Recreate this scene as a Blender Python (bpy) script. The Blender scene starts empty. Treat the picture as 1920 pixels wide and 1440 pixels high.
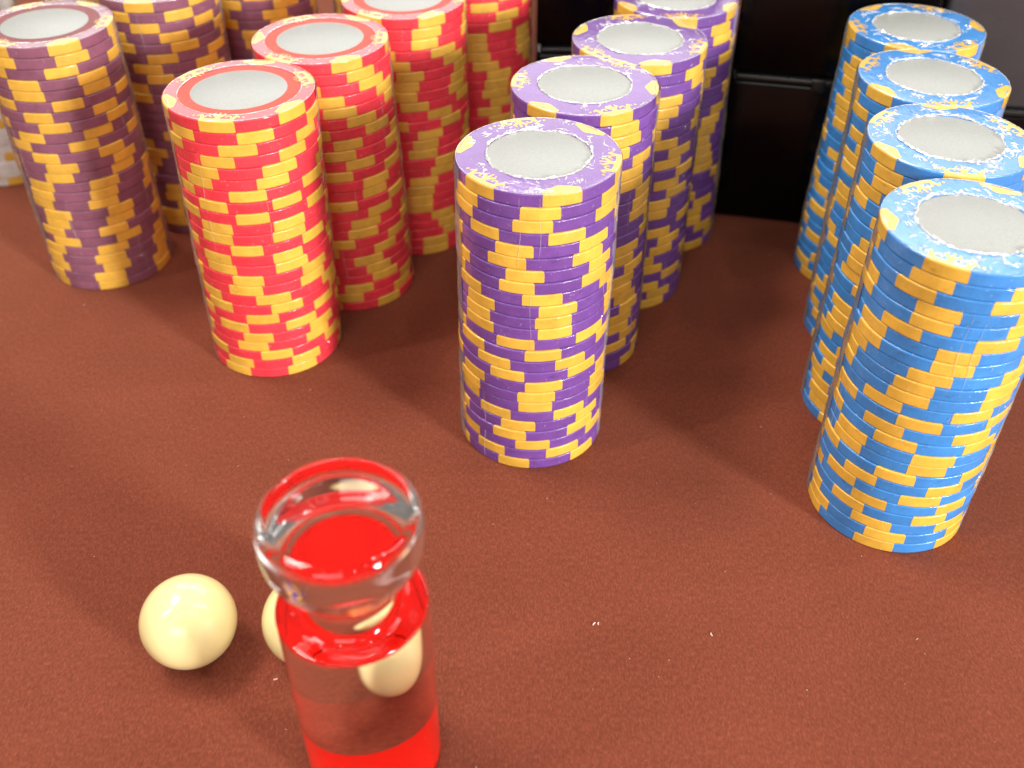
import bpy, bmesh, math, random
from mathutils import Vector, Matrix

random.seed(11)
S = 0.001                      # all sizes below are in millimetres
SC = bpy.context.scene
COL = SC.collection

# ------------------------------------------------------------------ camera
F_PX, PITCH, ROLL, CAM_H = 1877.6, 39.496, 0.223, 189.8
cam_d = bpy.data.cameras.new("camera")
cam = bpy.data.objects.new("camera", cam_d)
COL.objects.link(cam)
p, q = math.radians(PITCH), math.radians(ROLL)
fw = Vector((0, math.cos(p), -math.sin(p)))
rt = Vector((1, 0, 0))
up = rt.cross(fw)
r2 = rt * math.cos(q) + up * math.sin(q)
u2 = -rt * math.sin(q) + up * math.cos(q)
cam.matrix_world = Matrix(((r2.x, u2.x, -fw.x, 0), (r2.y, u2.y, -fw.y, 0), (r2.z, u2.z, -fw.z, CAM_H * S), (0, 0, 0, 1)))
cam_d.sensor_width = 36.0
cam_d.lens = F_PX / 1920 * 36.0
cam_d.shift_x = -9.17 / 1920
cam_d.shift_y = -7.65 / 1920
cam_d.clip_start, cam_d.clip_end = 0.005, 50
cam_d.dof.use_dof = True
cam_d.dof.focus_distance = 0.238
cam_d.dof.aperture_fstop = 14.0
SC.camera = cam

# ------------------------------------------------------------------ light
world = bpy.data.worlds.new("World")
SC.world = world
world.use_nodes = True
bg = world.node_tree.nodes["Background"]
bg.inputs[0].default_value = (1.0, 0.93, 0.86, 1)
bg.inputs[1].default_value = 0.18


def area(name, loc, target, sx, sy, watts, col):
    d = bpy.data.lights.new(name, 'AREA')
    d.shape = 'RECTANGLE'
    d.size, d.size_y, d.energy, d.color = sx, sy, watts, col
    o = bpy.data.objects.new(name, d)
    COL.objects.link(o)
    o.location = loc
    o.rotation_euler = (Vector(target) - Vector(loc)).to_track_quat('-Z', 'Y').to_euler()
    return o


WARM, NEUTRAL = (1.0, 0.93, 0.84), (1.0, 0.97, 0.94)
area("ceiling_lamp_key", (-0.62, 0.50, 1.45), (0, 0.2, 0), 0.44, 0.28, 14.5, WARM)
area("display_light_front", (0.76, -0.52, 0.33), (0, 0.25, 0.05), 0.13, 0.15, 13.5, NEUTRAL)
area("sheen_light_back", (0.12, 1.85, 0.80), (0.02, 0.25, 0.08), 2.5, 0.50, 6.0, NEUTRAL)  # broad unseen source added to lay a pale sheen on the film tops
area("ceiling_tube_back", (0.1, 1.80, 1.20), (0, 0.25, 0.08), 2.2, 0.03, 6.0, NEUTRAL)
area("ceiling_tube_back", (0.0, 1.70, 1.38), (0, 0.25, 0.08), 1.8, 0.03, 4.0, NEUTRAL)
area("fill_light_front", (-0.25, -1.25, 0.75), (0, 0.25, 0.05), 0.9, 0.5, 6.0, NEUTRAL)  # soft fill added in front to lift the shaded chip sides
area("ceiling_tube_right", (1.05, 0.35, 1.3), (0, 0.2, 0), 0.05, 0.8, 3, NEUTRAL)
area("ceiling_tube_left", (-1.0, -0.2, 1.25), (0, 0.2, 0.0), 0.07, 0.7, 5, NEUTRAL)
for dx, dy, dz in ((-0.95, 1.15, 1.5), (0.45, 1.20, 1.5), (0.15, 0.55, 1.5), (0.55, 0.25, 1.45), (-0.1, -0.25, 1.5), (0.05, 1.60, 1.15), (-0.6, 1.5, 1.2),
                   (-0.7, 0.1, 1.5), (-0.35, -0.6, 1.4), (0.4, -0.3, 1.5), (0.9, 0.7, 1.5), (0.80, -0.10, 0.42), (0.35, -0.75, 0.62)):  # last two are added low down for the glints on the ball
    area("small_spot", (dx, dy, dz), (0, 0.22, 0.04), 0.036, 0.036, 0.8 if dz > 1 else 0.25, WARM)

SC.view_settings.view_transform = 'Standard'
SC.view_settings.look = 'None'
SC.view_settings.exposure = 0.30
SC.view_settings.gamma = 1.0
SC.cycles.max_bounces = 24
SC.cycles.transmission_bounces = 24
SC.cycles.transparent_max_bounces = 16
SC.cycles.diffuse_bounces = 4
SC.cycles.glossy_bounces = 6

# ------------------------------------------------------------------ materials


def mat(name):
    m = bpy.data.materials.new(name)
    m.use_nodes = True
    nt = m.node_tree
    return m, nt, nt.nodes["Principled BSDF"]


def N(nt, kind, **kw):
    n = nt.nodes.new(kind)
    for k, v in kw.items():
        setattr(n, k, v)
    return n


def noise(nt, vec, scale, detail=3.0, rough=0.55):
    n = N(nt, 'ShaderNodeTexNoise')
    n.inputs['Scale'].default_value = scale
    n.inputs['Detail'].default_value = detail
    n.inputs['Roughness'].default_value = rough
    if vec is not None:
        nt.links.new(vec, n.inputs['Vector'])
    return n


def mapped(nt, out, scale=(1, 1, 1)):
    m = N(nt, 'ShaderNodeMapping')
    m.inputs['Scale'].default_value = scale
    nt.links.new(out, m.inputs['Vector'])
    return m.outputs[0]


def ramp(nt, fac, stops):
    r = N(nt, 'ShaderNodeValToRGB')
    e = r.color_ramp.elements
    e[0].position, e[0].color = stops[0][0], stops[0][1]
    e[1].position, e[1].color = stops[-1][0], stops[-1][1]
    for pos, c in stops[1:-1]:
        k = e.new(pos)
        k.color = c
    nt.links.new(fac, r.inputs[0])
    return r.outputs[0]


def bump(nt, h, strength, dist, normal=None):
    b = N(nt, 'ShaderNodeBump')
    b.inputs['Strength'].default_value = strength
    b.inputs['Distance'].default_value = dist
    nt.links.new(h, b.inputs['Height'])
    if normal is not None:
        nt.links.new(normal, b.inputs['Normal'])
    return b.outputs[0]


def clay(name, col, film='side', wr=1.0):
    """moulded clay composite; film: 'side' tight shrink film on the edge, 'top' wrinkled film on the face, None bare"""
    m, nt, b = mat(name)
    geo = N(nt, 'ShaderNodeNewGeometry')
    pos = geo.outputs['Position']
    big = noise(nt, pos, 260, 4)
    lo = tuple(c * 0.88 for c in col) + (1,)
    hi = tuple(min(1, c * 1.10 + 0.004) for c in col) + (1,)
    base = ramp(nt, big.outputs[0], [(0.3, lo), (0.7, hi)])
    # pale dust flecks and rubbed spots
    fl = noise(nt, pos, 1150, 2)
    fm = ramp(nt, fl.outputs[0], [(0.66, (0, 0, 0, 1)), (0.73, (1, 1, 1, 1))])
    oi = N(nt, 'ShaderNodeObjectInfo')
    tv = N(nt, 'ShaderNodeMapRange')
    tv.inputs['To Min'].default_value = 0.90
    tv.inputs['To Max'].default_value = 1.06
    nt.links.new(oi.outputs['Random'], tv.inputs['Value'])
    smn = noise(nt, mapped(nt, pos, (1, 1, 2.2)), 210, 4, 0.7)
    sm = ramp(nt, smn.outputs[0], [(0.60, (1, 1, 1, 1)), (0.76, (0.62, 0.58, 0.52, 1))])
    t1 = N(nt, 'ShaderNodeMixRGB', blend_type='MULTIPLY')
    t1.inputs[0].default_value = 1
    nt.links.new(base, t1.inputs[1])
    nt.links.new(tv.outputs[0], t1.inputs[2])
    t2 = N(nt, 'ShaderNodeMixRGB', blend_type='MULTIPLY')
    t2.inputs[0].default_value = 0.8
    nt.links.new(t1.outputs[0], t2.inputs[1])
    nt.links.new(sm, t2.inputs[2])
    base = t2.outputs[0]
    mx = N(nt, 'ShaderNodeMixRGB')
    mx.inputs[2].default_value = tuple(0.55 * c + 0.35 for c in col) + (1,)
    mul = N(nt, 'ShaderNodeMath', operation='MULTIPLY')
    mul.inputs[1].default_value = 0.35
    nt.links.new(fm, mul.inputs[0])
    nt.links.new(mul.outputs[0], mx.inputs[0])
    nt.links.new(base, mx.inputs[1])
    nt.links.new(mx.outputs[0], b.inputs['Base Color'])
    b.inputs['Roughness'].default_value = 0.5
    b.inputs['Specular IOR Level'].default_value = 0.4
    fine = noise(nt, mapped(nt, pos, (1, 1, 0.06)), 2400, 2)
    nt.links.new(bump(nt, fine.outputs[0], 1.0, 0.00003), b.inputs['Normal'])
    if film == 'side':
        b.inputs['Coat Weight'].default_value = 0.75
        b.inputs['Coat Roughness'].default_value = 0.14
        b.inputs['Coat IOR'].default_value = 1.5
        st = noise(nt, mapped(nt, pos, (1, 1, 0.12)), 500, 4, 0.65)
        st2 = noise(nt, pos, 170, 3)
        n1 = bump(nt, st.outputs[0], 1.0, 0.00016)
        nt.links.new(bump(nt, st2.outputs[0], 1.0, 0.0007, n1), b.inputs['Coat Normal'])
    elif film == 'top':
        b.inputs['Coat Weight'].default_value = 1.0
        b.inputs['Coat Roughness'].default_value = 0.09
        b.inputs['Coat IOR'].default_value = 1.5
        w1 = N(nt, 'ShaderNodeTexNoise', noise_type='RIDGED_MULTIFRACTAL', normalize=True)
        w1.inputs['Scale'].default_value = 150
        w1.inputs['Detail'].default_value = 4
        w1.inputs['Distortion'].default_value = 1.2
        nt.links.new(pos, w1.inputs['Vector'])
        patch = noise(nt, pos, 95, 2)
        pm = ramp(nt, patch.outputs[0], [(0.36, (0, 0, 0, 1)), (0.58, (1, 1, 1, 1))])
        wm = N(nt, 'ShaderNodeMath', operation='MULTIPLY')
        nt.links.new(ramp(nt, w1.outputs[0], [(0.38, (0, 0, 0, 1)), (0.80, (1, 1, 1, 1))]), wm.inputs[0])
        nt.links.new(pm, wm.inputs[1])
        w2 = noise(nt, mapped(nt, pos, (1, 0.4, 1)), 1300, 2, 0.5)
        n1 = bump(nt, wm.outputs[0], 1.0, 0.00034 * wr)
        nt.links.new(bump(nt, w2.outputs[0], 1.0, 0.00008 * wr, n1), b.inputs['Coat Normal'])
    return m


COLS = {
    'purple': (0.170, 0.062, 0.315), 'red': (0.86, 0.043, 0.066), 'maroon': (0.245, 0.090, 0.145),
    'blue': (0.040, 0.245, 0.64), 'white': (0.74, 0.73, 0.69), 'yellow': (0.82, 0.475, 0.060)}
M_SIDE = {k: clay('clay_' + k, v) for k, v in COLS.items()}
M_TOP = {k: clay('clay_face_' + k, v, 'top', {'purple': 1.2, 'blue': 1.9, 'yellow': 1.0}.get(k, 0.35)) for k, v in COLS.items()}
M_BARE = {'red': clay('clay_bare_red', (0.80, 0.055, 0.03), None), 'maroon': clay('clay_bare_maroon', (0.22, 0.045, 0.05), None)}

m, nt, b = mat('label_paper')
geo = N(nt, 'ShaderNodeNewGeometry')
gr = noise(nt, geo.outputs['Position'], 2600, 3)
nt.links.new(ramp(nt, gr.outputs[0], [(0.3, (0.305, 0.318, 0.308, 1)), (0.7, (0.375, 0.39, 0.375, 1))]), b.inputs['Base Color'])
b.inputs['Roughness'].default_value = 0.42
b.inputs['Specular IOR Level'].default_value = 0.25
nt.links.new(bump(nt, gr.outputs[0], 0.25, 0.0001), b.inputs['Normal'])
M_LABEL = m

# thin clear plastic film: see-through with a fresnel shine and a slight milky veil
m = bpy.data.materials.new('clear_film')
m.use_nodes = True
nt = m.node_tree
nt.nodes.clear()
out = N(nt, 'ShaderNodeOutputMaterial')
tr = N(nt, 'ShaderNodeBsdfTransparent')
gl = N(nt, 'ShaderNodeBsdfGlossy')
gl.inputs['Roughness'].default_value = 0.16
df = N(nt, 'ShaderNodeBsdfDiffuse')
df.inputs['Color'].default_value = (0.92, 0.90, 0.86, 1)
lw = N(nt, 'ShaderNodeFresnel')
lw.inputs['IOR'].default_value = 1.28
a1 = N(nt, 'ShaderNodeMixShader')
fc = N(nt, 'ShaderNodeLayerWeight')
fc.inputs['Blend'].default_value = 0.35
hz = N(nt, 'ShaderNodeMapRange')
hz.inputs['To Min'].default_value = 0.07
hz.inputs['To Max'].default_value = 0.24
nt.links.new(fc.outputs['Facing'], hz.inputs['Value'])
nt.links.new(hz.outputs[0], a1.inputs[0])
nt.links.new(tr.outputs[0], a1.inputs[1])
nt.links.new(df.outputs[0], a1.inputs[2])
a2 = N(nt, 'ShaderNodeMixShader')
nt.links.new(lw.outputs[0], a2.inputs[0])
nt.links.new(a1.outputs[0], a2.inputs[1])
nt.links.new(gl.outputs[0], a2.inputs[2])
geo = N(nt, 'ShaderNodeNewGeometry')
fz = noise(nt, geo.outputs['Position'], 900, 3)
nt.links.new(bump(nt, fz.outputs[0], 1.0, 0.00012), gl.inputs['Normal'])
nt.links.new(a2.outputs[0], out.inputs[0])
M_FILM = m

# the same film where it is gathered into creases: shiny, with glints painted in as white
m = bpy.data.materials.new('creased_film')
m.use_nodes = True
nt = m.node_tree
nt.nodes.clear()
out = N(nt, 'ShaderNodeOutputMaterial')
tr = N(nt, 'ShaderNodeBsdfTransparent')
gl = N(nt, 'ShaderNodeBsdfGlossy')
gl.inputs['Roughness'].default_value = 0.22
df = N(nt, 'ShaderNodeBsdfDiffuse')
df.inputs['Color'].default_value = (0.95, 0.94, 0.92, 1)
a1 = N(nt, 'ShaderNodeMixShader')
a1.inputs[0].default_value = 0.45
nt.links.new(df.outputs[0], a1.inputs[1])
nt.links.new(gl.outputs[0], a1.inputs[2])
a2 = N(nt, 'ShaderNodeMixShader')
geo = N(nt, 'ShaderNodeNewGeometry')
fz = noise(nt, geo.outputs['Position'], 700, 3)
nt.links.new(ramp(nt, fz.outputs[0], [(0.35, (0.25, 0.25, 0.25, 1)), (0.62, (0.95, 0.95, 0.95, 1))]), a2.inputs[0])
nt.links.new(tr.outputs[0], a2.inputs[1])
nt.links.new(a1.outputs[0], a2.inputs[2])
nt.links.new(a2.outputs[0], out.inputs[0])
M_CREASE = m

# brown suede-like table cover
m, nt, b = mat('brown_suede')
geo = N(nt, 'ShaderNodeNewGeometry')
pos = geo.outputs['Position']
grain = noise(nt, mapped(nt, pos, (1, 0.42, 1)), 2300, 3, 0.65)
grain2 = noise(nt, mapped(nt, pos, (1, 0.6, 1)), 900, 3, 0.6)
cloud = noise(nt, pos, 28, 3)
c1 = ramp(nt, grain.outputs[0], [(0.28, (0.126, 0.0250, 0.0122, 1)), (0.5, (0.160, 0.0352, 0.0175, 1)), (0.76, (0.228, 0.062, 0.034, 1))])
c2 = ramp(nt, grain2.outputs[0], [(0.3, (0.86, 0.86, 0.86, 1)), (0.7, (1.12, 1.12, 1.12, 1))])
c3 = ramp(nt, cloud.outputs[0], [(0.3, (0.93, 0.93, 0.93, 1)), (0.7, (1.06, 1.06, 1.06, 1))])
mx1 = N(nt, 'ShaderNodeMixRGB', blend_type='MULTIPLY')
mx1.inputs[0].default_value = 1
nt.links.new(c1, mx1.inputs[1])
nt.links.new(c2, mx1.inputs[2])
mx2 = N(nt, 'ShaderNodeMixRGB', blend_type='MULTIPLY')
mx2.inputs[0].default_value = 1
nt.links.new(mx1.outputs[0], mx2.inputs[1])
nt.links.new(c3, mx2.inputs[2])
nt.links.new(mx2.outputs[0], b.inputs['Base Color'])
b.inputs['Roughness'].default_value = 0.85
b.inputs['Specular IOR Level'].default_value = 0.15
b.inputs['Sheen Weight'].default_value = 0.25
b.inputs['Sheen Roughness'].default_value = 0.5
b.inputs['Sheen Tint'].default_value = (1.0, 0.5, 0.3, 1)
nt.links.new(bump(nt, grain.outputs[0], 0.45, 0.0003), b.inputs['Normal'])
M_SUEDE = m

m, nt, b = mat('ivory_plastic')
b.inputs['Base Color'].default_value = (0.88, 0.755, 0.37, 1)
b.inputs['Roughness'].default_value = 0.22
b.inputs['Specular IOR Level'].default_value = 0.5
b.inputs['Subsurface Weight'].default_value = 0.25
b.inputs['Subsurface Radius'].default_value = (0.004, 0.003, 0.0015)
b.inputs['Subsurface Scale'].default_value = 0.5
b.inputs['Coat Weight'].default_value = 0.4
b.inputs['Coat Roughness'].default_value = 0.05
M_IVORY = m

m, nt, b = mat('clear_acrylic')
b.inputs['Base Color'].default_value = (1.0, 0.985, 0.98, 1)
b.inputs['Roughness'].default_value = 0.0
b.inputs['IOR'].default_value = 1.50
b.inputs['Transmission Weight'].default_value = 1.0
M_ACRYLIC = m

m, nt, b = mat('red_disc')
b.inputs['Base Color'].default_value = (0.88, 0.011, 0.006, 1)
b.inputs['Roughness'].default_value = 0.6
b.inputs['Specular IOR Level'].default_value = 0.0
M_REDDISC = m


def glossy(name, col, rough, spec=0.5):
    m, nt, b = mat(name)
    b.inputs['Base Color'].default_value = col + (1,)
    geo = N(nt, 'ShaderNodeNewGeometry')
    n1 = noise(nt, geo.outputs['Position'], 90, 4)
    nt.links.new(ramp(nt, n1.outputs[0], [(0.3, (rough * 0.7,) * 3 + (1,)), (0.7, (rough * 1.3,) * 3 + (1,))]), b.inputs['Roughness'])
    b.inputs['Specular IOR Level'].default_value = spec
    return m


M_BLACK = glossy('black_gloss_plastic', (0.0016, 0.0015, 0.0016), 0.16, 0.22)
M_GREY = glossy('dark_grey_plastic', (0.046, 0.042, 0.044), 0.30, 0.5)
M_STEEL = glossy('dark_latch_metal', (0.010, 0.010, 0.010), 0.30, 0.5)
m, nt, b = mat('pale_lint')
b.inputs['Base Color'].default_value = (0.75, 0.6, 0.5, 1)
b.inputs['Roughness'].default_value = 0.8
M_LINT = m

# ------------------------------------------------------------------ helpers


def mesh_from(name, verts, faces, m, smooth=True, mats=None):
    me = bpy.data.meshes.new(name)
    me.from_pydata([(x * S, y * S, z * S) for x, y, z in verts], [], faces)
    me.update()
    me.materials.append(m)
    if smooth:
        me.polygons.foreach_set('use_smooth', [True] * len(me.polygons))
        me.set_sharp_from_angle(angle=math.radians(38))
    return me


def ob(name, me, parent=None, loc=(0, 0, 0), rz=0.0):
    o = bpy.data.objects.new(name, me)
    COL.objects.link(o)
    o.parent = parent
    o.location = (loc[0] * S, loc[1] * S, loc[2] * S)
    o.rotation_euler = (0, 0, rz)
    return o


def tag(o, label=None, cat=None, group=None, kind=None):
    for k, v in (('label', label), ('category', cat), ('group', group), ('kind', kind)):
        if v:
            o[k] = v
    return o


def lathe(name, prof, seg, m, smooth=True, close_bottom=True):
    """profile from bottom axis/edge to top axis/edge; r == 0 ends become fans"""
    v, f, rings = [], [], []
    for r, z in prof:
        if r < 1e-6:
            rings.append([len(v)])
            v.append((0, 0, z))
        else:
            rings.append(list(range(len(v), len(v) + seg)))
            v += [(r * math.cos(2 * math.pi * i / seg), r * math.sin(2 * math.pi * i / seg), z) for i in range(seg)]
    for a, b_ in zip(rings, rings[1:]):
        for i in range(seg):
            j = (i + 1) % seg
            if len(a) == 1:
                f.append((a[0], b_[j], b_[i]))
            elif len(b_) == 1:
                f.append((a[i], a[j], b_[0]))
            else:
                f.append((a[i], a[j], b_[j], b_[i]))
    return mesh_from(name, v, f, m, smooth)


def tube(path, rad, sides=6, closed=False):
    """verts, faces of a tube along a path of Vectors (mm)"""
    v, f = [], []
    n = len(path)
    for i, pt in enumerate(path):
        if closed:
            t = (path[(i + 1) % n] - path[i - 1]).normalized()
        else:
            t = (path[min(i + 1, n - 1)] - path[max(i - 1, 0)]).normalized()
        a = t.cross(Vector((0.13, 0.21, 0.97)))
        if a.length < 1e-3:
            a = t.cross(Vector((1, 0, 0)))
        a.normalize()
        c = t.cross(a)
        rr = rad[i] if isinstance(rad, (list, tuple)) else rad
        for k in range(sides):
            an = 2 * math.pi * k / sides
            w = pt + (a * math.cos(an) + c * math.sin(an)) * rr
            v.append((w.x, w.y, w.z))
    m_ = n if closed else n - 1
    for i in range(m_):
        for k in range(sides):
            a0, a1 = i * sides + k, i * sides + (k + 1) % sides
            b0, b1 = ((i + 1) % n) * sides + k, ((i + 1) % n) * sides + (k + 1) % sides
            f.append((a0, a1, b1, b0))
    if not closed:
        f.append(tuple(range(sides))[::-1])
        f.append(tuple((n - 1) * sides + k for k in range(sides)))
    return v, f


def join(parts):
    V, Fc = [], []
    for v, f in parts:
        o = len(V)
        V += v
        Fc += [tuple(i + o for i in g) for g in f]
    return V, Fc


def boxv(x0, x1, y0, y1, z0, z1):
    v = [(x, y, z) for z in (z0, z1) for x, y in ((x0, y0), (x1, y0), (x1, y1), (x0, y1))]
    f = [(3, 2, 1, 0), (4, 5, 6, 7), (0, 1, 5, 4), (1, 2, 6, 5), (2, 3, 7, 6), (3, 0, 4, 7)]
    return v, f


def bevelled(name, vf, m, w, seg=3):
    bm = bmesh.new()
    vs = [bm.verts.new((x * S, y * S, z * S)) for x, y, z in vf[0]]
    for f in vf[1]:
        bm.faces.new([vs[i] for i in f])
    bmesh.ops.bevel(bm, geom=bm.edges[:], offset=w * S, segments=seg, profile=0.5, affect='EDGES')
    bmesh.ops.recalc_face_normals(bm, faces=bm.faces[:])
    me = bpy.data.meshes.new(name)
    bm.to_mesh(me)
    bm.free()
    me.materials.append(m)
    me.polygons.foreach_set('use_smooth', [True] * len(me.polygons))
    me.set_sharp_from_angle(angle=math.radians(50))
    return me


# ------------------------------------------------------------------ table cover
v, f = [], []
me = mesh_from('table_cover', [(-900, -500, 0), (900, -500, 0), (900, 1100, 0), (-900, 1100, 0), (-900, -500, -20), (900, -500, -20), (900, 1100, -20), (-900, 1100, -20)],
               [(0, 1, 2, 3), (7, 6, 5, 4), (0, 4, 5, 1), (1, 5, 6, 2), (2, 6, 7, 3), (3, 7, 4, 0)], M_SUEDE, False)
tag(ob('table_surface', me), 'reddish brown suede table cover under everything', None, None, 'structure')

# ------------------------------------------------------------------ poker chips
R0, T = 19.45, 3.3
SIDE = [(18.7, 0.02), (19.2, 0.05), (19.38, 0.17), (R0, 0.34), (R0, 0.44), (R0, 2.78), (R0, 2.86), (19.41, 3.04), (19.28, 3.17), (19.05, 3.25), (18.7, 3.28)]


def chip_body(kind, m):
    return lathe('chip_body', [(0, 0.02)] + SIDE + [(0, 3.28)], 80, m)


def top_body(colour):
    ring = 15.75 if colour in ('red', 'maroon') else 12.45
    return lathe('top_chip_body', [(0, 0.02)] + SIDE + [(ring + 0.1, 3.28), (ring, 3.2), (ring - 0.12, 3.1), (0, 3.1)], 96, M_TOP[colour])


def spot_mesh(width, m):
    """inlaid edge spot: an arc patch wrapped over the chip's edge, 0.05 mm proud, corners slightly rounded"""
    prof = [(19.2, 0.05), (19.38, 0.17), (R0, 0.34), (R0, 0.44), (R0, 2.78), (R0, 2.86), (19.41, 3.04), (19.28, 3.17), (19.05, 3.25), (18.7, 3.28)]
    n = 6
    v, f = [], []
    for k, (r, z) in enumerate(prof):
        cut = 0.97 if k in (1, 6, 7) else (0.90 if k in (0, 8, 9) else 1.0)
        for i in range(n + 1):
            a = math.radians(width) * (i / n - 0.5) * cut
            v.append(((r + 0.045) * math.cos(a), (r + 0.045) * math.sin(a), z + (0.03 if k > 6 else 0)))
    for k in range(len(prof) - 1):
        for i in range(n):
            a = k * (n + 1) + i
            f.append((a, a + 1, a + n + 2, a + n + 1))
    return mesh_from('edge_spot', v, f, m)


def face_poly(polys):
    """polygons in (u along the rim, w inward from the rim) mm -> flat inlay on the chip face"""
    v, f = [], []
    for poly in polys:
        o = len(v)
        for u, w in poly:
            r = 19.0 - w
            a = u / 19.0
            v.append((r * math.cos(a), r * math.sin(a), 3.315))
        f.append(tuple(range(o, o + len(poly))))
    return v, f


def inlay(kind, m):
    if kind == 'plain':
        polys = [[(-4.5, -0.05), (4.5, -0.05), (4.7, 0.9), (0.6, 3.1), (-0.6, 3.1), (-4.7, 0.9)]]
    else:
        polys = [[(-4.6, -0.05), (-2, -0.05), (0, -0.05), (2, -0.05), (4.6, -0.05), (4.3, 0.85), (2, 0.95), (0, 1.0), (-2, 0.95), (-4.3, 0.85)]]
        polys.append([(-0.9, 0.9), (0.9, 0.9), (0.35, 2.6), (0.3, 4.6), (-0.3, 4.6), (-0.35, 2.6)])
        for s in (-1, 1):
            polys.append([(0.1 * s, 2.5), (0.6 * s, 1.7), (2.3 * s, 3.2), (1.8 * s, 3.8)])
            polys.append([(4.5 * s, 0.6), (3.3 * s, 0.8), (5.0 * s, 2.9), (5.7 * s, 2.6)])
            for cx, cy, rr in ((2.9, 1.9, 1.0), (5.3, 1.7, 0.75)):
                for k in range(5):
                    a0, a1 = math.radians(190 - 45 * k), math.radians(190 - 45 * (k + 1))
                    polys.append([(s * (cx + rr * math.cos(a)), cy + rr * math.sin(a)) for a in (a0, a1)] +
                                 [(s * (cx + (rr - 0.52) * math.cos(a)), cy + (rr - 0.52) * math.sin(a)) for a in (a1, a0)])
            polys.append([(s * (6.9 + 0.35 * math.cos(k)), 1.3 + 0.45 * math.sin(k)) for k in (0, 1.05, 2.1, 3.14, 4.2, 5.2)])
            polys.append([(s * (1.5 + 0.3 * math.cos(k)), 4.0 + 0.35 * math.sin(k)) for k in (0, 1.05, 2.1, 3.14, 4.2, 5.2)])
    v, f = face_poly(polys)
    sv, sf = [], []
    for poly in f:                      # make every inlay face up
        pts = [Vector(v[i]) for i in poly]
        nz = sum((pts[i].x * pts[(i + 1) % len(pts)].y - pts[(i + 1) % len(pts)].x * pts[i].y) for i in range(len(pts)))
        sf.append(poly if nz > 0 else poly[::-1])
    return mesh_from('face_inlay', v, sf, m, False)


SPOTS = [spot_mesh(w, M_SIDE['yellow']) for w in (25.5, 27.0, 28.5)]
SPOT_TOP = spot_mesh(27.0, M_TOP['yellow'])
INLAY = {k: inlay(k, M_TOP['yellow']) for k in ('plain', 'crown')}
BODY = {k: chip_body(k, M_SIDE[k]) for k in ('purple', 'red', 'maroon', 'blue', 'white')}
TOPB = {k: top_body(k) for k in ('purple', 'red', 'maroon', 'blue', 'white')}
LABEL_R = {'red': 12.4, 'maroon': 12.4, 'purple': 12.25, 'blue': 12.25, 'white': 12.25}
LABELM = {k: lathe('label_disc', [(r, 3.05), (r, 3.2), (r - 0.06, 3.23), (0, 3.23)], 80, M_LABEL) for k, r in LABEL_R.items()}
RING = {k: lathe('bare_ring', [(15.6, 3.105), (15.6, 3.125), (12.3, 3.125)], 80, M_BARE[k]) for k in M_BARE}


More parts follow.
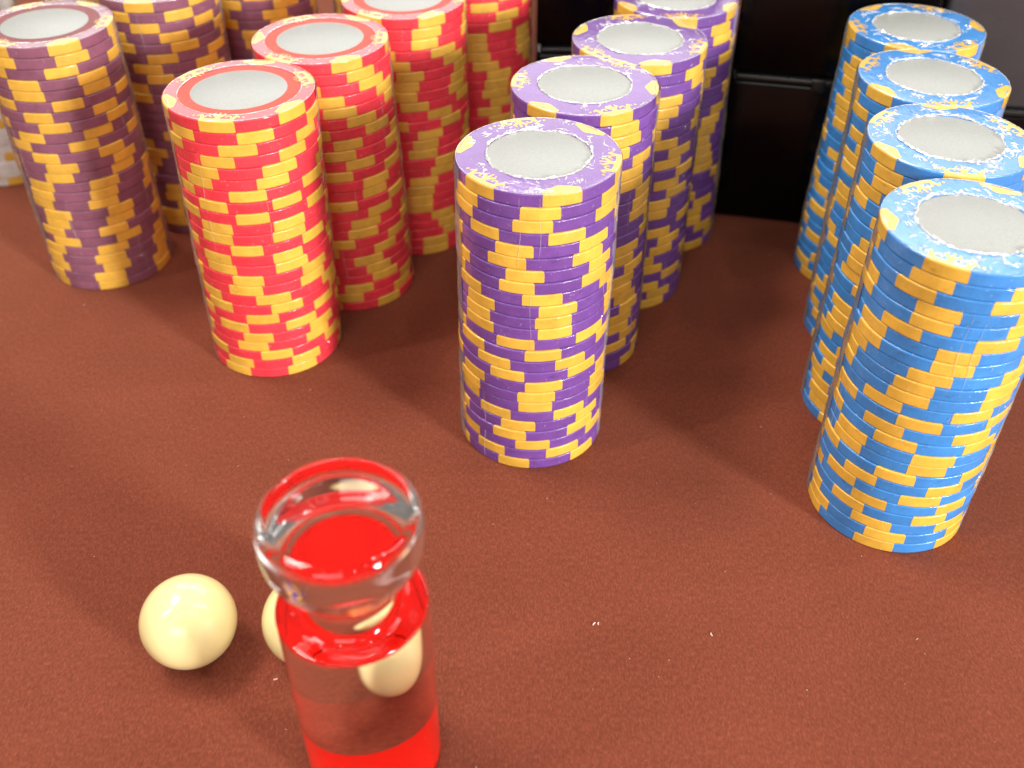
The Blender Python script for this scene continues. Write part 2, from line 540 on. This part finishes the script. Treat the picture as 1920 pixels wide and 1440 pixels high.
def film_mesh(seed, hole, folds, lump, lean, face):
    """shrink film where it stands clear of the chips: shrunken collar round its hole, folds on the face, seam flange down the side"""
    rnd = random.Random(seed)
    parts = []
    H = 25 * T
    n = 150
    ph = [rnd.uniform(0, 6.28) for _ in range(6)]

    def wob(a):
        return sum(math.sin(k * a + ph[i]) / (i + 1.5) for i, k in enumerate((3, 7, 13, 22, 34, 51)))
    path = [Vector(((hole + lump * 0.22 * wob(a)) * math.cos(a), (hole + lump * 0.22 * wob(a)) * math.sin(a), H + 0.03 + 0.10 * lump * wob(a * 1.0 + 2)))
            for a in (2 * math.pi * i / n for i in range(n))]
    parts.append(tube(path, [max(0.05, 0.09 + 0.24 * lump * abs(wob(2 * a + 1))) for a in (2 * math.pi * i / n for i in range(n))], 5, True))
    # rounded film edge at the rim
    path = [Vector((19.25 * math.cos(a), 19.25 * math.sin(a), H - 0.03)) for a in (2 * math.pi * i / 96 for i in range(96))]
    parts.append(tube(path, 0.07, 5, True))
    for _ in range(folds // 4):
        ac = rnd.uniform(0, 2 * math.pi)
        rc = min(18.0, hole + 0.7 + abs(rnd.gauss(0, 1)) * 2.6)
        turn = rnd.uniform(0, 3.14)
        for _k in range(rnd.randrange(2, 6)):
            a0, r0 = ac + rnd.gauss(0, 0.07), rc + rnd.gauss(0, 0.6)
            L, tw, k = rnd.uniform(0.8, 3.6), turn + rnd.gauss(0, 0.35), rnd.uniform(-0.55, 0.55)
            m_ = 8
            path = []
            for i in range(m_):
                t = i / (m_ - 1) - 0.5
                du = L * t * math.cos(tw) - k * math.sin(5.5 * t) * math.sin(tw)
                dv = L * t * math.sin(tw) * 0.7 + k * math.sin(5.5 * t) * math.cos(tw)
                r = min(18.7, max(hole + 0.2, r0 + dv))
                a = a0 + du / 16
                path.append(Vector((r * math.cos(a), r * math.sin(a), H)))
            w = rnd.uniform(0.06, 0.19)
            parts.append(tube(path, [w * (0.25 + math.sin(math.pi * i / (m_ - 1))) for i in range(m_)], 5))
    # fine creases running down the side, and white specks painted in as glints
    for _ in range(7):
        a0 = face + rnd.uniform(-1.35, 1.35)
        z0, L = rnd.uniform(4, H - 6), rnd.uniform(6, 34)
        q1 = rnd.uniform(0, 6.28)
        m_ = 14
        path = []
        for i in range(m_):
            z = min(H - 1, max(0.6, z0 + L * (i / (m_ - 1) - 0.5)))
            a = a0 + 0.012 * math.sin(z * 0.35 + q1)
            path.append(Vector((19.53 * math.cos(a), 19.53 * math.sin(a), z)))
        w = rnd.uniform(0.025, 0.06)
        parts.append(tube(path, [w * (0.2 + math.sin(math.pi * i / (m_ - 1))) for i in range(m_)], 4))
    for _ in range(26):
        a0, z0 = face + rnd.uniform(-1.4, 1.4), rnd.uniform(2, H - 1)
        L = rnd.uniform(0.15, 0.9)
        path = [Vector((19.52 * math.cos(a0 + t * 0.02), 19.52 * math.sin(a0 + t * 0.02), z0 + L * t)) for t in (-0.5, 0, 0.5)]
        parts.append(tube(path, [0.03, 0.07, 0.03], 4))
    n_crease = sum(len(f) for v, f in parts)
    # loose film standing off the chips down both sides, where the sleeve was welded
    for a0 in (face - 1.50 + rnd.uniform(-0.12, 0.12), face + 1.50 + rnd.uniform(-0.12, 0.12)):
        nz, na = 56, 9
        half = rnd.uniform(0.22, 0.30)
        q1, q2, q3 = (rnd.uniform(0, 6.28) for _ in range(3))
        v, f = [], []
        for i in range(nz):
            z = 0.3 + (H - 0.5) * i / (nz - 1)
            off = 0.15 + 0.13 * math.sin(z * 0.11 + q1) + 0.09 * math.sin(z * 0.31 + q2) + 0.06 * math.sin(z * 0.93 + q3)
            off = max(0.02, off)
            for k in range(na):
                t = 2 * k / (na - 1) - 1
                o = 0.05 + off * (1 - t * t) ** 1.3
                a = a0 + half * t + 0.01 * math.sin(z * 0.4 + q3)
                v.append(((19.5 + o) * math.cos(a), (19.5 + o) * math.sin(a), z))
        for i in range(nz - 1):
            for k in range(na - 1):
                a = i * na + k
                f.append((a, a + 1, a + na + 1, a + na))
        parts.append((v, f))
    V, Fc = join(parts)
    V = [(x + lean[0] * min(1, z / H), y + lean[1] * min(1, z / H), z) for x, y, z in V]
    me = mesh_from('shrink_film', V, Fc, M_CREASE)
    me.materials.append(M_FILM)
    me.polygons.foreach_set('material_index', [0 if i < n_crease else 1 for i in range(len(Fc))])
    return me


FILM = {'purple': (12.37, 60, 1.0), 'blue': (12.37, 95, 1.2), 'red': (15.85, 4, 0.12), 'maroon': (15.85, 5, 0.15), 'white': (12.4, 8, 0.5)}

# measured turn (degrees, modulo the 60 degree spacing) of each chip, topmost first; -1 where it is hidden
ANG = {
    'P1': [46, 32, 26, 51, 14, 7, 22, 16, 34, 46, 42, 44, 15, 36, 58, 10, 38, 33, 32, 59, 19, 12, 31, 56, 16],
    'R1': [25, 52, 38, 20, 6, 0, 38, 10, 40, 8, 8, 32, 4, 6, 28, 25, 46, 57, 34, 7, 28, 22, 42, 7, 3],
    'B1': [54, 49, 41, 58, 57, 38, 17, 17, 5, 58, 57, 41, 9, 47, 57, 26, 24, 5, 43, 27, 53, 38, 59, 11, 6],
    'M1': [5, 10, 58, 22, 24, 54, 28, 39, 14, 58, 22, 34, 29, 6, 4, 1, 15, 13, 2, 16, 58, 54, 57, 49, 48],
    'R2': [0, 12, 23, 40, 50, 8, 24, 52, 44, 0, 39, 14, 12, 38, 14, 59, 54, 33, 16, 56, 5, 12, 43, 34, 12],
    'R3': [2, 56, 54, 13, 25, 38, 32, 29, 40, 6, 19, 54, 50, 46, 11, 7, 45, 42, 39, 39, 4, 11, 16, 54, 54],
    'R4': [20, 9, 42, 6, 58, 30, 30, 33, 42, 57, 54, -1, -1, -1, -1, -1, -1, -1, -1, -1, -1, -1, -1, -1, -1],
    'P2': [52, 0, 3, 50, 22, 11, 11, 29, 28, 24, 45, 40, 11, 6, 23, 9, 6, 14, 19, 9, 5, 23, 6, 40, 25],
    'P3': [38, 20, 30, 53, 50, 40, 36, 52, 12, 59, 20, 59, 12, 51, 49, 30, 55, 10, 1, 40, 50, 17, 48, 2, 56],
    'P4': [30, 10, 15, 40, 22, 55, 50, 35, 40, 20, 10, 2, 57, 59, 2, 5, 30, 40, 44, 10, 55, 54, 14, 30, 2],
    'W1': [25, 20, 50, 28, 18, 26, 55, 22, 27, 20, 16, 24, 0, 28, 22, 19, 26, 52, 21, 25, 17, 5, 23, 27, 0],
    'B2': [20, 30, 32, 16, 4, 40, 44, 35, 30, 27, 21, 40, 46, 20, 24, 18, 6, 40, 18, 30, 8, 15, 21, 23, 40],
    'B3': [28, 52, 9, 40, 17, 30, 11, 14, 40, 18, 16, 50, 48, 2, 17, 46, 40, 44, 30, 12, 50, 4, 22, 40, 30],
    'B4': [0, 50, 30, 18, 22, 30, 19, 21, 24, 45, 50, 27, 40, 44, 58, 14, 40, 18, 45, 56, 22, 46, 40, 12, 30],
    'M2': [30, 6, 32, 57, 6, 42, 25, 36, 10, -1, -1, -1, -1, -1, -1, -1, -1, -1, -1, -1, -1, -1, -1, -1, -1],
}
GR = {'purple': 'purple poker chip rolls in a line', 'red': 'red poker chip rolls in a line', 'maroon': 'maroon poker chip rolls in a line',
      'blue': 'blue poker chip rolls in a line', 'white': 'white poker chip rolls at the back'}
# key, colour, base x, y, lean x, y, azimuth of a plain (not crown) spot on the top chip near, label
ROLLS = [
    ('P1', 'purple', 3.9, 212.2, 0.9, 0.7, -74, 'front roll of purple and yellow chips, nearest to the clear marker'),
    ('P2', 'purple', 18.0, 251.4, -0.4, 1.3, -8, 'second purple and yellow chip roll, just behind the front purple one'),
    ('P3', 'purple', 35.4, 285.5, -0.4, -0.6, -82, 'third purple and yellow chip roll, dark purple ring around its label'),
    ('P4', 'purple', 51.8, 320.2, -2.0, 0.3, -30, 'rearmost purple and yellow chip roll, beside the black case, top cut off'),
    ('R1', 'red', -74.6, 250.4, 2.3, -1.7, -35, 'front roll of red and yellow chips, standing beyond the ivory balls'),
    ('R2', 'red', -54.7, 284.5, -2.2, 0.0, -60, 'second red and yellow chip roll, touching behind the front red one'),
    ('R3', 'red', -36.2, 318.3, 0.1, 0.6, -58, 'third red and yellow chip roll, its label half cut by the frame'),
    ('R4', 'red', -15.0, 351.5, 0.0, 0.0, -40, 'rearmost red and yellow chip roll, half hidden behind the purple front tops'),
    ('M1', 'maroon', -140.6, 296.0, 0.4, -0.5, -55, 'front roll of maroon and yellow chips, grey label ringed in dusty red'),
    ('M2', 'maroon', -118.0, 332.0, 0.0, 0.0, -90, 'second maroon and yellow chip roll, between the front maroon and front red rolls'),
    ('M3', 'maroon', -92.0, 362.5, 0.0, 0.0, -70, 'third maroon and yellow chip roll, shaded, above the front red roll top'),
    ('M4', 'maroon', -53.0, 398.0, 0.0, 0.0, -70, 'rearmost maroon and yellow chip roll, a sliver showing behind the red rolls'),
    ('B1', 'blue', 95.9, 183.1, -0.1, -0.9, -66, 'front roll of blue and yellow chips, film on top most wrinkled'),
    ('B2', 'blue', 102.8, 222.1, 0.9, -0.2, -160, 'second blue and yellow chip roll, top half covered by the front blue one'),
    ('B3', 'blue', 111.4, 258.1, -0.4, 0.3, -152, 'third blue and yellow chip roll, bubbled film ring around a plain grey label'),
    ('B4', 'blue', 115.7, 294.7, 2.2, 0.7, -120, 'rearmost blue and yellow chip roll, dark reflection on its grey label'),
    ('W1', 'white', -203.0, 366.0, 0.0, 0.0, -70, 'white and yellow chip roll standing on the table behind the front maroon roll'),
    ('W2', 'white', -226.0, 404.0, 0.0, 0.0, -70, 'white chip roll at the very corner, only its upper edge showing'),
    ('W3', 'white', -166.0, 402.0, 0.0, 0.0, -70, 'white and yellow chip roll peeping over the front maroon top'),
]

for key, colour, bx, by, lx, ly, plain, label in ROLLS:
    rnd = random.Random(key)
    root = bpy.data.objects.new('poker_chip_roll', None)
    COL.objects.link(root)
    root.location = (bx * S, by * S, 0)
    root.empty_display_size = 0.01
    tag(root, label, 'chip roll', GR[colour])
    ang = ANG.get(key, [-1] * 25)
    to_cam = math.degrees(math.atan2(-by, -bx))
    drift = rnd.uniform(0, 60)
    for k in range(25):
        a = ang[k]
        if a < 0:
            drift += rnd.choice((-22, -14, -8, -4, 3, 7, 12, 20, 30))
            a = drift % 60
        else:
            a = a + rnd.uniform(-0.8, 0.8)
        z = (24 - k) * T
        t = (z + T / 2) / (25 * T)
        cx, cy = lx * t + rnd.uniform(-0.16, 0.16), ly * t + rnd.uniform(-0.16, 0.16)
        top = k == 0
        if top:
            a = a + 60 * round((plain - a) / 60)
        chip = ob('chip', TOPB[colour] if top else BODY[colour], root, (cx, cy, z), math.radians(a))
        for j in range(6):
            az = a + 60 * j
            dlt = abs((az - to_cam + 180) % 360 - 180)
            if dlt > 128 and not top:
                continue
            sp = ob('edge_spot', SPOT_TOP if top else SPOTS[rnd.randrange(3)], chip, (0, 0, 0), math.radians(60 * j))
            if top:
                ob('plain_inlay' if j % 2 == 0 else 'crown_inlay', INLAY['plain' if j % 2 == 0 else 'crown'], chip, (0, 0, 0), math.radians(60 * j))
        if top:
            ob('label_disc', LABELM[colour], chip)
            if colour in RING:
                ob('bare_ring', RING[colour], chip)
            hole, folds, lump = FILM[colour]
            if key in ('P1', 'B1', 'B2'):          # the most crinkled tops; extra white creases stand in for glare
                folds, lump = folds * 2, lump * 1.5
            ob('shrink_film', film_mesh(key, hole, folds, lump, (lx, ly), math.radians(to_cam)), root)

# ------------------------------------------------------------------ ivory balls
bm = bmesh.new()
bmesh.ops.create_uvsphere(bm, u_segments=64, v_segments=40, radius=10.25 * S)
me = bpy.data.meshes.new('ivory_ball')
bm.to_mesh(me)
bm.free()
me.materials.append(M_IVORY)
me.polygons.foreach_set('use_smooth', [True] * len(me.polygons))
for (x, y), lab in (((-71.3, 134.76), 'glossy ivory ball lying alone on the brown cover, fully visible'),
                    ((-45.0, 135.4), 'glossy ivory ball half hidden behind the clear red marker')):
    tag(ob('ivory_ball', me, None, (x, y, 10.25)), lab, 'ball', 'ivory balls on the table')

# ------------------------------------------------------------------ clear marker with red base


def spline(pts, sub):
    out = []
    P = [pts[0]] + pts + [pts[-1]]
    for i in range(1, len(P) - 2):
        for s in range(sub):
            t = s / sub
            o = []
            for c in (0, 1):
                p0, p1, p2, p3 = (P[i + d][c] for d in (-1, 0, 1, 2))
                o.append(0.5 * (2 * p1 + (p2 - p0) * t + (2 * p0 - 5 * p1 + 4 * p2 - p3) * t * t + (3 * p1 - p0 - 3 * p2 + p3) * t ** 3))
            out.append((max(o[0], 0.0), o[1]))
    out.append(pts[-1])
    return out


marker = bpy.data.objects.new('table_marker', None)
COL.objects.link(marker)
marker.location = (-28.7 * S, 110.43 * S, 0)
tag(marker, 'clear acrylic table marker with flared dished head and red bottom, beside two ivory balls', 'marker')
low = [(0, 0.02), (12.9, 0.02), (13.1, 0.03), (13.27, 0.12), (13.36, 0.3), (13.36, 0.4), (13.36, 2), (13.36, 46.5), (13.36, 48.0), (13.36, 48.1), (13.28, 48.36), (13.1, 48.52), (12.85, 48.58), (12.75, 48.585)]
neck = spline([(12.6, 48.59), (11.2, 48.6), (9.9, 48.75), (8.8, 49.7), (8.2, 51.6), (8.3, 53.6), (9.2, 56.0), (10.8, 58.6), (12.4, 60.8), (13.4, 63.2),
               (13.7, 66.3), (13.66, 68.6), (13.35, 70.2), (12.7, 71.15), (11.9, 71.55), (11.1, 71.6), (9.0, 71.6), (6.0, 71.6), (0, 71.6)], 6)
ob('acrylic_body', lathe('acrylic_body', low + neck[1:], 128, M_ACRYLIC), marker)
ob('red_base', lathe('red_base', [(0, 0.5), (12.7, 0.5), (13.1, 0.9), (13.1, 2.8), (0, 2.8)], 96, M_REDDISC), marker)

# ------------------------------------------------------------------ black cases behind


def case(x0, y0, length, yaw, height, seam, m_low, m_lid, label, latch_at):
    root = bpy.data.objects.new('storage_case', None)
    COL.objects.link(root)
    root.location = (x0 * S, y0 * S, 0)
    root.rotation_euler = (0, 0, math.radians(yaw))
    tag(root, label, 'case', 'cases at the back')
    ob('case_body', bevelled('case_body', boxv(0, length, 0, 160, 0, seam - 1.2), m_low, 1.6), root)
    ob('lid', bevelled('lid', boxv(0, length, 0.4, 160, seam + 1.0, height), m_lid, 1.6), root)
    ob('seam_rail', bevelled('seam_rail', boxv(1.5, length - 1.5, -1.1, 158, seam - 1.25, seam + 1.05), M_STEEL, 0.8), root)
    for u in latch_at:
        ob('latch', bevelled('latch', boxv(u - 2.2, u + 2.2, -1.9, -0.2, seam - 3.2, seam + 1.6), M_STEEL, 0.7), root)
    return root


case(72.0, 327.6, 62.0, -12.2, 112, 54.0, M_BLACK, M_BLACK, 'glossy black case with a thin seam, between purple and blue rolls', (29.0,))
case(133.6, 314.0, 130.0, -8.0, 118, 49.0, M_BLACK, M_GREY, 'black case with a dark grey lid, behind the blue rolls', ())
case(6.5, 349.5, 64.0, 0.0, 108, 54.0, M_BLACK, M_BLACK, 'glossy black case in the gap between the red and purple rolls', ())

# ------------------------------------------------------------------ lint on the cover
rnd = random.Random(5)
parts = []
spots = [(17.9, 142.0, 0.24), (18.9, 142.1, 0.2), (44.5, 139.2, 0.22), (-52.5, 127.0, 0.2)]
for _ in range(95):
    y = rnd.uniform(100, 330)
    x = rnd.uniform(-0.62, 0.62) * (y + 80)
    spots.append((x, y, rnd.uniform(0.04, 0.10)))
for x, y, r in spots:
    a = rnd.uniform(0, 3.14)
    L = r * rnd.uniform(1.0, 5.0)
    n = 5
    path = [Vector((x + math.cos(a) * L * (i / (n - 1) - .5) + r * .5 * math.sin(i * 2.1), y + math.sin(a) * L * (i / (n - 1) - .5), r * 0.6 + 0.05)) for i in range(n)]
    parts.append(tube(path, r * 0.6, 5))
V, Fc = join(parts)
tag(ob('lint_specks', mesh_from('lint_specks', V, Fc, M_LINT)), 'pale lint specks and fibres scattered on the brown cover', 'lint', None, 'stuff')
